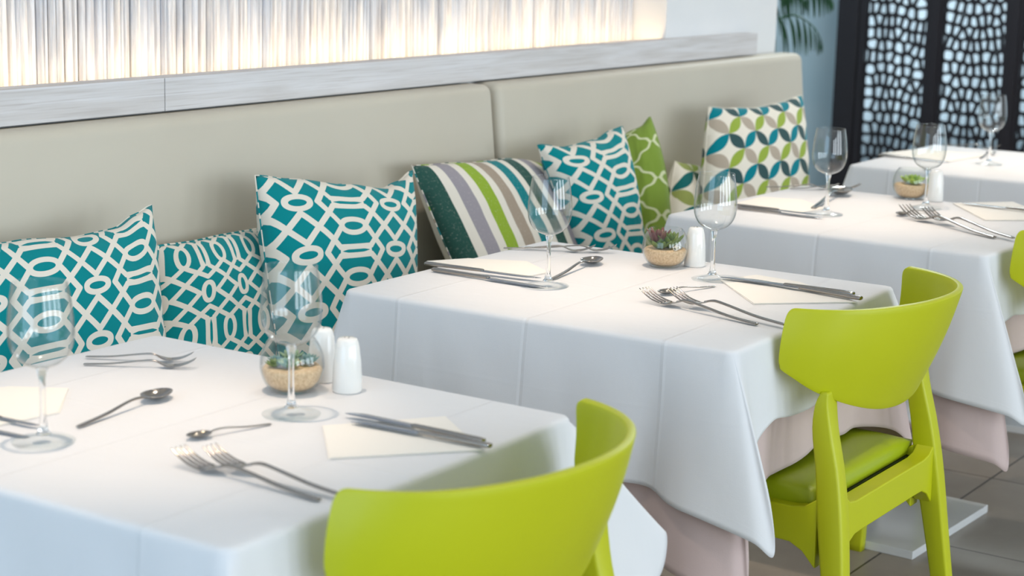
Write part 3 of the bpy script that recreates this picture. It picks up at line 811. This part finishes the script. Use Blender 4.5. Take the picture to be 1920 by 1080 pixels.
# ================================================================== CHAIRS
def make_chair():
    root = empty('dining_chair')
    # local: x across, y=0 where the rear legs meet the seat rail, +y towards the table
    # --- backrest shell
    half = [(.250, .066, .800), (.2345, .020, .801), (.205, -.028, .802), (.155, -.072, .804), (.083, -.106, .806)]
    top = [(-x, y, z) for x, y, z in half] + [(0, -.118, .807)] + half[::-1]
    half = [(.262, .073, .700), (.252, .050, .684), (.226, .021, .660), (.168, -.012, .633), (.088, -.033, .612)]
    bot = [(-x, y, z) for x, y, z in half] + [(0, -.040, .605)] + half[::-1]
    nu, nv, th = 96, 16, .011
    def P(u, v):
        a = Vector(catmull(top, u * 10)); b = Vector(catmull(bot, u * 10))
        p = b.lerp(a, v)
        bul = math.sin(math.pi * v) * .006
        cdir = Vector((p.x, p.y - .06, 0)); cdir = cdir.normalized() if cdir.length > 1e-4 else Vector((0, -1, 0))
        return p + cdir * bul
    bm = bmesh.new()
    V = [[P(i / nu, j / nv) for j in range(nv + 1)] for i in range(nu + 1)]
    # round the tip corners
    def rnd(i, j):
        u = i / nu; v = j / nv; arc = .62; du = min(u, 1 - u) * arc; dv_t = (1 - v) * .10; dv_b = v * .10; r = .022
        for dv, sg in ((dv_t, 1), (dv_b, -1)):
            if du < r and dv < r:
                ddu, ddv = r - du, r - dv; m_ = max(ddu, ddv); l = math.hypot(ddu, ddv)
                if l > 1e-6:
                    k = m_ / l; return (r - ddu * k, (r - ddv * k), sg)
        return None
    G = [[None] * (nv + 1) for _ in range(nu + 1)]
    for i in range(nu + 1):
        for j in range(nv + 1):
            q = rnd(i, j)
            if q is None: G[i][j] = V[i][j]
            else:
                uu = q[0] / .62; uu = uu if i < nu / 2 else 1 - uu; vv = 1 - q[1] / .10 if q[2] > 0 else q[1] / .10
                G[i][j] = P(uu, vv)
    vs = [[bm.verts.new(G[i][j]) for j in range(nv + 1)] for i in range(nu + 1)]
    for i in range(nu):
        for j in range(nv): bm.faces.new((vs[i][j], vs[i + 1][j], vs[i + 1][j + 1], vs[i][j + 1]))
    o = link_bm('backrest', bm, M['chair'], root)
    so = o.modifiers.new('solid', 'SOLIDIFY'); so.thickness = th; so.offset = 0
    bv = o.modifiers.new('bev', 'BEVEL'); bv.width = .003; bv.segments = 2; bv.limit_method = 'ANGLE'; bv.angle_limit = R(50)
    # --- rear legs, moulded on to the shell
    def leg(pts, name='leg'):
        bm = bmesh.new(); rings = []
        n = 22; m_ = len(pts) - 1
        for k in range(n + 1):
            x, y, z, a, b = catmull(pts, m_ * k / n); r = min(a, b) * .28
            ring = []
            for sx, sy, a0 in ((1, 1, 0), (-1, 1, 90), (-1, -1, 180), (1, -1, 270)):
                for da in (0, 45, 90):
                    ring.append((x + sx * (a - r) + r * math.cos(R(a0 + da)), y + sy * (b - r) + r * math.sin(R(a0 + da)), z))
            rings.append(ring)
        loft_bm(bm, rings); return link_bm(name, bm, M['chair'], root)
    for s in (-1, 1):
        leg([(s * .258, -.090, 0, .012, .014), (s * .246, -.070, .12, .014, .016), (s * .232, -.046, .28, .017, .019), (s * .218, -.024, .43, .019, .023),
             (s * .211, -.010, .52, .018, .021), (s * .207, .005, .59, .019, .018), (s * .205, .008, .635, .021, .012), (s * .204, .004, .660, .020, .006)])
        leg([(s * .208, .400, 0, .014, .016), (s * .210, .397, .2, .018, .020), (s * .214, .392, .36, .022, .024), (s * .214, .390, .445, .022, .026)])
    # --- seat frame: rear rail, side rails arched below, front rail
    bm = bmesh.new()
    def rail(pa, pb, w, zt, zb, arch):
        pa, pb = Vector(pa), Vector(pb); T = (pb - pa); n_ = Vector((-T.y, T.x)).normalized() * w / 2; rings = []
        for k in range(17):
            t = k / 16; p = pa + T * t; ed = max(0, abs(2 * t - 1) - .70) / .30; low = zb - arch * ed ** 2
            hi = zt + (.022 * ed ** 3 if arch else 0)
            rings.append([(p.x - n_.x, p.y - n_.y, low), (p.x + n_.x, p.y + n_.y, low), (p.x + n_.x, p.y + n_.y, hi), (p.x - n_.x, p.y - n_.y, hi)])
        loft_bm(bm, rings)
    rail((-.205, -.020), (.205, -.020), .034, .462, .402, .035)
    rail((-.214, .0), (-.214, .39), .036, .455, .392, .04)
    rail((.214, .0), (.214, .39), .036, .455, .392, .04)
    rail((-.205, .395), (.205, .395), .034, .452, .40, .03)
    o = link_bm('seat_frame', bm, M['chair'], root, smooth=True); bevel(o, .003, 2)
    bm = bmesh.new(); box_bm(bm, -.205, .205, .008, .412, .440, .4535); link_bm('seat_tray', bm, M['pad_gap'], root, smooth=False)
    # --- pad
    bm = bmesh.new(); n = 24; rings = []
    def padpt(u, v):
        x = -.212 + .424 * u; y = .010 + .41 * v
        e = (1 - abs(2 * u - 1) ** 6) * (1 - abs(2 * v - 1) ** 6)
        return (x, y, .480 + .012 * e ** .5 - .006 * math.exp(-(((u - .5) / .3) ** 2 + ((v - .45) / .3) ** 2)))
    vs = [[bm.verts.new(padpt(i / n, j / n)) for j in range(n + 1)] for i in range(n + 1)]
    for i in range(n):
        for j in range(n): bm.faces.new((vs[i][j], vs[i + 1][j], vs[i + 1][j + 1], vs[i][j + 1]))
    ed = [e for e in bm.edges if e.is_boundary]; r_ = bmesh.ops.extrude_edge_only(bm, edges=ed)
    for v in [q for q in r_['geom'] if isinstance(q, bmesh.types.BMVert)]: v.co.z = .455; v.co.x *= .985; v.co.y = .21 + (v.co.y - .21) * .985
    link_bm('seat_pad', bm, M['chair_pad'], root)
    return root
chair = make_chair()
chair.location = (2.972, 1.198, 0)
tag(chair, 'lime green plastic armchair-backed chair at the middle table, seen whole from behind', 'chair', 'lime green chairs facing the banquette')
for loc, lab in (((1.748, 1.158, 0), 'large lime green chair back nearest the viewer, cut off by the bottom edge'),
                 ((4.050, 1.176, 0), 'lime green chair at the right edge, only its left side showing')):
    c = copy_tree(chair); c.location = loc; c['label'] = lab

# ================================================================== TABLEWARE
# wine glass: thin bowl, solid stem and foot
root = empty('wine_glass')
bowl = [(.0055, .0965), (.013, .0985), (.025, .1045), (.034, .114), (.0398, .128), (.0415, .144), (.0408, .160), (.0388, .180), (.0362, .196), (.0345, .205)]
sub = []
for k in range(37): sub.append(catmull(bowl, (len(bowl) - 1) * k / 36))
inn = [(max(r - .0010, .0), z + (.0012 if i < 8 else 0)) for i, (r, z) in enumerate(sub)]
prof = [(0, .0955)] + sub + [(.0351, .2053), (.0352, .2060), (.0346, .2066), (.0338, .2064), (.0336, .2056)] + inn[::-1] + [(0, .0990)]
link_bm('bowl', lathe_bm(prof, 56), M['thin_glass'], root)
foot = [(0, 0), (.0395, 0), (.0402, .0012), (.0385, .0022), (.026, .0042), (.015, .0072), (.010, .0100), (0, .0104)]
link_bm('foot', lathe_bm(foot, 48), M['foot_glass'], root)
st = [(.0095, .0104), (.0066, .0160), (.0048, .026), (.0040, .045), (.0038, .065), (.0044, .082), (.0070, .0930), (.0082, .0965)]
st2 = [(0, .0104)] + [catmull(st, (len(st) - 1) * k / 40) for k in range(41)] + [(0, .0965)]
link_bm('stem', lathe_bm(st2, 32), M['glass'], root)
glass0 = root
G = [((82, 828), 'wine glass at the left edge on the nearest table'), ((546, 777), 'wine glass in front of the succulent bowl on the nearest table'),
     ((1027, 536), 'wine glass in front of the striped cushion on the middle table'), ((1335, 524), 'wine glass right of the salt shaker on the middle table'),
     ((1549, 402), 'wine glass beside the leaf cushion on the third table'), ((1735, 390), 'wine glass in front of the succulent bowl on the third table'),
     ((1854, 308), 'wine glass on the furthest table in front of the black screen')]
ZT = TOP + .0005
for i, (p, lab) in enumerate(G):
    o = glass0 if i == 0 else copy_tree(glass0)
    q = atz(*p, ZT); o.location = (q.x, q.y, ZT); o.rotation_euler.z = i * .7
    tag(o, lab, 'glass', 'wine glasses on the tables')

# salt and pepper shakers
root = empty('salt_shaker')
link_bm('shaker_body', lathe_bm([(0, 0), (.0205, 0), (.0215, .003), (.0212, .020), (.0198, .045), (.0172, .066), (.0150, .0745), (.0125, .078), (.006, .0788), (0, .079)], 40), M['porcelain'], root)
bm = bmesh.new()
for k in range(3):
    b2 = lathe_bm([(0, .0792), (.0011, .0792), (.0011, .0785)], 10); me = bpy.data.meshes.new('t'); b2.to_mesh(me); b2.free()
    for v in me.vertices: v.co.x += .004 * math.cos(k * 2.09); v.co.y += .004 * math.sin(k * 2.09)
    bm.from_mesh(me); bpy.data.meshes.remove(me)
link_bm('pour_holes', bm, M['hole'], root)
sh0 = root
SH = [(1.979, 1.600, 'white porcelain shaker right of the succulent bowl on the nearest table'), (2.005, 1.668, 'white porcelain shaker half hidden behind the bowl on the nearest table'),
      (3.196, 1.694, 'white porcelain shaker between bowl and wine glass on the middle table'), (4.420, 1.664, 'white porcelain shaker behind the wine glass on the third table')]
for i, (x, y, lab) in enumerate(SH):
    o = sh0 if i == 0 else copy_tree(sh0); o.location = (x, y, ZT); tag(o, lab, 'shaker', 'salt and pepper shakers')

# fish bowl terrariums
def rosette(bm, c, r, n, up, seed, wd=.4, layers=3, tall=1.0):
    rnd = random.Random(seed)
    for ly in range(layers):
        m_ = n - ly * 2; el = R(15 + 28 * ly + up); rr = r * (1 - .22 * ly)
        for k in range(max(3, m_)):
            az = 2 * math.pi * k / m_ + ly * .5 + rnd.uniform(-.15, .15)
            d = Vector((math.cos(az) * math.cos(el), math.sin(az) * math.cos(el), math.sin(el) * tall)); s = Vector((-math.sin(az), math.cos(az), 0)); nrm = d.cross(s).normalized()
            rings = []
            for q in range(7):
                t = q / 6; w = r * wd * (math.sin(math.pi * min(1, (t * .85 + .12))) ** .8) * .55 + .0003; h = w * .45
                p = Vector(c) + d * rr * t + Vector((0, 0, .10 * r * t * t))
                rings.append([p + s * w * math.cos(2 * math.pi * j / 8) + nrm * h * math.sin(2 * math.pi * j / 8) for j in range(8)])
            loft_bm(bm, rings)
def terrarium(x, y, kind, label, rz=0):
    root = empty('succulent_terrarium', (x, y, ZT), rz); tag(root, label, 'terrarium', 'succulent bowls on the tables')
    pr = [(0, 0), (.024, 0), (.030, .003), (.040, .014), (.0455, .030), (.0462, .042), (.0440, .056), (.0390, .068), (.0345, .0745), (.0335, .076)]
    s1 = pr[:2] + [catmull(pr[1:], (len(pr) - 2) * k / 24) for k in range(1, 25)]
    inn = [(max(0, r - .0016), z + (.003 if z < .004 else .0008)) for r, z in s1]
    link_bm('glass_bowl', lathe_bm(s1 + [(.0328, .0767)] + inn[::-1], 48), M['thin_glass'], root)
    sp = [(r - .0022, z + .002) for r, z in s1 if .003 < z < .034]
    sand = [(0, .0035)] + [(.024, .0035)] + sp + [(sp[-1][0] - .004, .037), (.018, .036), (0, .038)]
    link_bm('sand', lathe_bm(sand, 48), M['sand'], root)
    def P(mat, rs):
        bm = bmesh.new()
        for a in rs: rosette(bm, *a)
        link_bm('succulent', bm, M[mat], root)
    if kind == 0:
        P('succ_pale', [((-.016, -.008, .038), .020, 9, 12, 1), ((.010, .010, .040), .021, 9, 16, 2)]); P('succ_blue', [((.018, -.014, .038), .019, 9, 14, 3), ((-.006, .022, .038), .016, 8, 10, 4)])
        P('succ_green', [((-.024, .012, .038), .015, 8, 10, 5)])
    elif kind == 1:
        P('succ_green', [((.004, -.006, .036), .038, 9, 22, 1, .34, 3, 1.1), ((-.014, .004, .036), .030, 8, 18, 6, .4)]); P('succ_red', [((-.012, .010, .040), .040, 6, 38, 2, .34, 2, 1.0)])
        P('succ_pale', [((.020, .012, .038), .030, 6, 40, 3, .5, 2)])
        bm = bmesh.new()
        for k in range(5): rosette(bm, (-.004 - .006 * k + .012, -.028 - .001 * k, .038), .007, 4, 30, k, 1.2, 1)
        link_bm('shells', bm, M['shell'], root)
    else:
        P('succ_lime', [((-.010, -.006, .038), .032, 9, 12, 1, .55), ((.020, .006, .038), .024, 8, 18, 2, .5)]); P('succ_green', [((.022, -.018, .038), .018, 8, 14, 3, .5)])
        P('shell', [((.006, -.012, .040), .010, 6, 30, 5, .6, 2)])
    return root
terrarium(1.931, 1.662, 0, 'round glass bowl of sand with pale grey-green succulents on the nearest table')
terrarium(3.152, 1.738, 1, 'round glass bowl of sand with dark red and green succulents on the middle table')
terrarium(4.420, 1.730, 2, 'round glass bowl of sand with bright lime succulents on the third table', .5)

# --- cutlery, drawn along +x from the handle end (0) to the tip (1 unit = metres)
def strip(bm, pts, n=24, cross=8, x_off=0.0):
    """pts: (x, y, z, half width, half thickness)"""
    rings = []; m_ = len(pts) - 1
    for k in range(n + 1):
        x, y, z, w, h = catmull(pts, m_ * k / n); w = max(w, .0002); h = max(h, .0002)
        rings.append([(x, y + w * math.copysign(abs(math.cos(a)) ** .7, math.cos(a)), z + h * math.copysign(abs(math.sin(a)) ** .8, math.sin(a))) for a in [2 * math.pi * (j + .5) / cross for j in range(cross)]])
    loft_bm(bm, rings)
def make_fork():
    root = empty('fork'); bm = bmesh.new()
    strip(bm, [(0, 0, .0026, .0030, .0011), (.004, 0, .0028, .0044, .0014), (.05, 0, .0050, .0040, .0014), (.10, 0, .0110, .0032, .0015), (.125, 0, .0130, .0024, .0018), (.142, 0, .0090, .0030, .0014)], 30)
    link_bm('handle', bm, M['steel'], root)
    bm = bmesh.new()
    strip(bm, [(.136, 0, .0105, .0028, .0014), (.145, 0, .0070, .0085, .0009), (.155, 0, .0042, .0118, .0008), (.166, 0, .0042, .0122, .0008)], 14)
    for k in range(4):
        y = -.0102 + .0068 * k
        strip(bm, [(.163, y, .0042, .0021, .0008), (.178, y, .0062, .0019, .0009), (.193, y * .97, .0115, .0016, .0009), (.206, y * .94, .0185, .0008, .0005)], 12, 6)
    link_bm('tines', bm, M['steel'], root); return root
def make_spoon():
    root = empty('spoon'); bm = bmesh.new()
    strip(bm, [(0, 0, .0022, .0026, .0010), (.004, 0, .0024, .0038, .0012), (.05, 0, .0050, .0032, .0013), (.095, 0, .0105, .0024, .0014), (.118, 0, .0100, .0020, .0016), (.130, 0, .0070, .0030, .0011)], 26)
    link_bm('handle', bm, M['steel'], root)
    bm = bmesh.new(); n = 14; L_, Wd = .050, .0165; c = .151
    def P(i, j, off):
        a = 2 * math.pi * j / 24; r = i / n; k = 1 + .12 * math.cos(a)
        x = c + L_ / 2 * r * math.cos(a); y = Wd * r * math.sin(a) * (1 + .15 * math.cos(a) * -1)
        return (x, y, .0012 + .0072 * r ** 2.2 + off)
    for off in (0, .0008):
        ctr = bm.verts.new((c, 0, .0012 + off)); prev = None
        for i in range(1, n + 1):
            cur = [bm.verts.new(P(i, j, off)) for j in range(24)]
            for j in range(24):
                k = (j + 1) % 24
                if prev is None: bm.faces.new((ctr, cur[j], cur[k]))
                else: bm.faces.new((prev[j], cur[j], cur[k], prev[k]))
            prev = cur
        if off == 0: e0 = prev
        else:
            for j in range(24): bm.faces.new((e0[j], e0[(j + 1) % 24], prev[(j + 1) % 24], prev[j]))
    link_bm('bowl', bm, M['steel'], root); return root
def make_knife():
    root = empty('knife'); bm = bmesh.new()
    strip(bm, [(0, 0, .0040, .0032, .0022), (.005, 0, .0042, .0058, .0034), (.06, 0, .0042, .0052, .0032), (.11, 0, .0040, .0042, .0028), (.118, 0, .0038, .0040, .0024)], 24)
    link_bm('handle', bm, M['steel'], root)
    bm = bmesh.new()
    strip(bm, [(.115, 0, .0034, .0050, .0012), (.125, -.001, .0030, .0078, .0010), (.17, -.001, .0026, .0084, .0008), (.205, -.0005, .0024, .0082, .0007), (.222, .002, .0022, .0055, .0005), (.230, .005, .0020, .0012, .0003)], 24)
    link_bm('blade', bm, M['steel_blade'], root); return root
PROTO = {'fork': (make_fork(), .206), 'spoon': (make_spoon(), .176), 'knife': (make_knife(), .230)}
used = set()
def lay(kind, a, b, label, z=0.0, group=None, tilt=0.0, roll=0.0, fixed=None):
    """a: handle end pixel, b: tip pixel, both on the table"""
    pr, L_ = PROTO[kind]
    o = pr if kind not in used else copy_tree(pr); used.add(kind)
    p = atz(*a, ZT + z); q = atz(*b, ZT + z); d = q - p; s = (fixed or d.length) / L_
    o.location = (p.x, p.y, ZT + z); o.rotation_euler = (roll, -tilt, math.atan2(d.y, d.x)); o.scale = (s, s, s)
    tag(o, label, kind, group or {'fork': 'forks', 'spoon': 'spoons', 'knife': 'knives'}[kind] + ' laid on the tables')
    return o
# nearest table
lay('fork', (158, 685), (367, 691), 'front fork of the pair behind the left wine glass on the nearest table')
lay('fork', (162, 671), (362, 679), 'rear fork of the pair behind the left wine glass on the nearest table', .001)
lay('spoon', (147, 803), (318, 741), 'spoon right of the left wine glass on the nearest table, bowl away')
lay('spoon', (507, 797), (350, 826), 'spoon behind the two front forks on the nearest table, bowl to the left')
lay('fork', (597, 941), (334, 868), 'left fork of the front pair on the nearest table')
lay('fork', (650, 935), (392, 864), 'right fork of the front pair on the nearest table, handle running behind the green chair', .004)
lay('knife', (906, 832), (652, 776), 'rear knife of the pair on the napkin of the nearest table', .004)
lay('knife', (919, 841), (662, 792), 'front knife of the pair on the napkin of the nearest table', .004)
lay('knife', (-70, 770), (72, 800), 'knife cut by the left edge behind the wine glass foot', .003)
lay('knife', (-110, 790), (52, 822), 'dark blade cut by the left edge left of the wine glass foot')
# middle table
lay('fork', (945, 467), (1105, 474), 'front fork of the pair nearest the striped cushion on the middle table', fixed=.19)
lay('fork', (985, 466), (1134, 473), 'rear fork of the pair nearest the striped cushion on the middle table', .001, fixed=.19)
lay('spoon', (1036, 525), (1122, 491), 'spoon right of the left wine glass on the middle table')
lay('knife', (798, 498), (1012, 524), 'rear knife of the pair left of the wine glass on the middle table', .004)
lay('knife', (812, 509), (1020, 541), 'front knife of the pair left of the wine glass on the middle table', .0005)
lay('spoon', (1340, 538), (1270, 549), 'spoon left of the right wine glass foot on the middle table', fixed=.15)
lay('fork', (1418, 611), (1207, 563), 'left fork of the front pair on the middle table')
lay('fork', (1470, 612), (1259, 563), 'right fork of the front pair on the middle table', .004)
lay('knife', (1600, 556), (1352, 521), 'rear knife of the pair on the napkin beside the green chair', .004)
lay('knife', (1614, 564), (1392, 524), 'front knife of the pair on the napkin beside the green chair', .004)
# third table
lay('fork', (1437, 352), (1577, 356), 'left fork of the rear pair beside the leaf cushion on the third table', fixed=.19)
lay('fork', (1482, 355), (1616, 356), 'right fork of the rear pair beside the leaf cushion on the third table', .001, fixed=.19)
lay('spoon', (1525, 393), (1583, 362), 'spoon behind the left wine glass stem on the third table')
lay('knife', (1380, 387), (1505, 401), 'rear knife of the pair left of the wine glass on the third table', .004, fixed=.22)
lay('knife', (1384, 392), (1512, 407), 'front knife of the pair left of the wine glass on the third table', .0005, fixed=.22)
lay('spoon', (1752, 396), (1694, 404), 'spoon in front of the right wine glass foot on the third table', fixed=.15)
lay('fork', (1864, 448), (1694, 406), 'left fork of the front pair on the third table')
lay('fork', (1899, 449), (1735, 409), 'right fork of the front pair on the third table', .004)
lay('knife', (1975, 403), (1805, 382), 'knife on the napkin at the right edge of the third table', .004)
# furthest table
lay('knife', (1648, 293), (1790, 306), 'knife along the napkin edge on the furthest table', .001, fixed=.22)
lay('fork', (1768, 272), (1872, 282), 'fork left of the wine glass stem on the furthest table', fixed=.19)
lay('spoon', (1838, 298), (1874, 283), 'spoon right of the wine glass stem on the furthest table', fixed=.16)

# --- napkins
def napkin(pts, label, th=.0022):
    P_ = [atz(x, y, ZT) for x, y in pts]; c = sum(P_, Vector()) / len(P_); bm = bmesh.new(); n = len(P_)
    root = bmesh.new()
    for ly, (z0, z1, sh) in enumerate(((0, .0010, 0), (.0013, th, .004))):
        lo = [bm.verts.new((p.x - c.x + sh * (.5 if i % 2 else -.3), p.y - c.y + sh * (.4 if i > 1 else -.2), z0)) for i, p in enumerate(P_)]
        hi = [bm.verts.new((v.co.x, v.co.y, z1)) for v in lo]
        bm.faces.new(lo[::-1]); bm.faces.new(hi)
        for i in range(n): j = (i + 1) % n; bm.faces.new((lo[i], lo[j], hi[j], hi[i]))
    root.free()
    o = link_bm('napkin', bm, M['napkin'], smooth=False); o.location = (c.x, c.y, ZT)
    tag(o, label, 'napkin', 'cream paper napkins under the knives'); return o
napkin([(604, 800), (616, 862), (905, 846), (835, 784)], 'cream paper napkin under the two front knives on the nearest table')
napkin([(-140, 745), (-60, 812), (112, 775), (128, 731), (20, 727)], 'cream paper napkin at the left edge behind the wine glass')
napkin([(1350, 526), (1412, 571), (1608, 568), (1500, 531), (1420, 517)], 'cream paper napkin behind the whole green chair on the middle table')
napkin([(800, 491), (985, 520), (1030, 512), (988, 492), (880, 486)], 'cream paper napkin left of the wine glass on the middle table')
napkin([(1786, 382), (1846, 414), (1990, 414), (1900, 380)], 'cream paper napkin at the right edge of the third table')
napkin([(1376, 383), (1500, 400), (1545, 392), (1505, 376), (1430, 370)], 'cream paper napkin left of the wine glass on the third table')
napkin([(1652, 288), (1778, 304), (1850, 292), (1730, 280)], 'cream paper napkin on the furthest table')

# ================================================================== CEILING SPOTS (real lamps over the tables)
lamp0 = None
for i, (x, y) in enumerate([(1.66, 1.72), (2.88, 1.72), (4.06, 1.72), (5.30, 1.74), (6.5, 1.72)]):
    root = empty('ceiling_spotlight', (x, y, 2.75))
    link_bm('lamp_ring', lathe_bm([(.028, -.001), (.045, -.001), (.045, -.008), (.040, -.012), (.030, -.012), (.028, -.004)], 28), M['lamp_ring'], root)
    link_bm('lens', lathe_bm([(0, -.003), (.028, -.003)], 24), M['lamp_lens'], root)
    tag(root, 'round recessed ceiling spotlight ' + ['above the nearest table', 'above the middle table', 'above the third table', 'above the furthest table', 'between the furthest table and the screen'][i], 'ceiling light', 'ceiling spotlights')
    for nm, sz, pw in (('spot_beam', 26, 85), ('spot_spill', 95, 37)):
        l = bpy.data.lights.new(nm, 'SPOT'); l.energy = pw; l.color = (1.0, .76, .54) if sz < 40 else (1, .86, .72); l.spot_size = R(sz); l.spot_blend = 1.0; l.shadow_soft_size = .025
        lo = bpy.data.objects.new(nm, l); COL.objects.link(lo); lo.parent = root; lo.location = (0, 0, -.03)
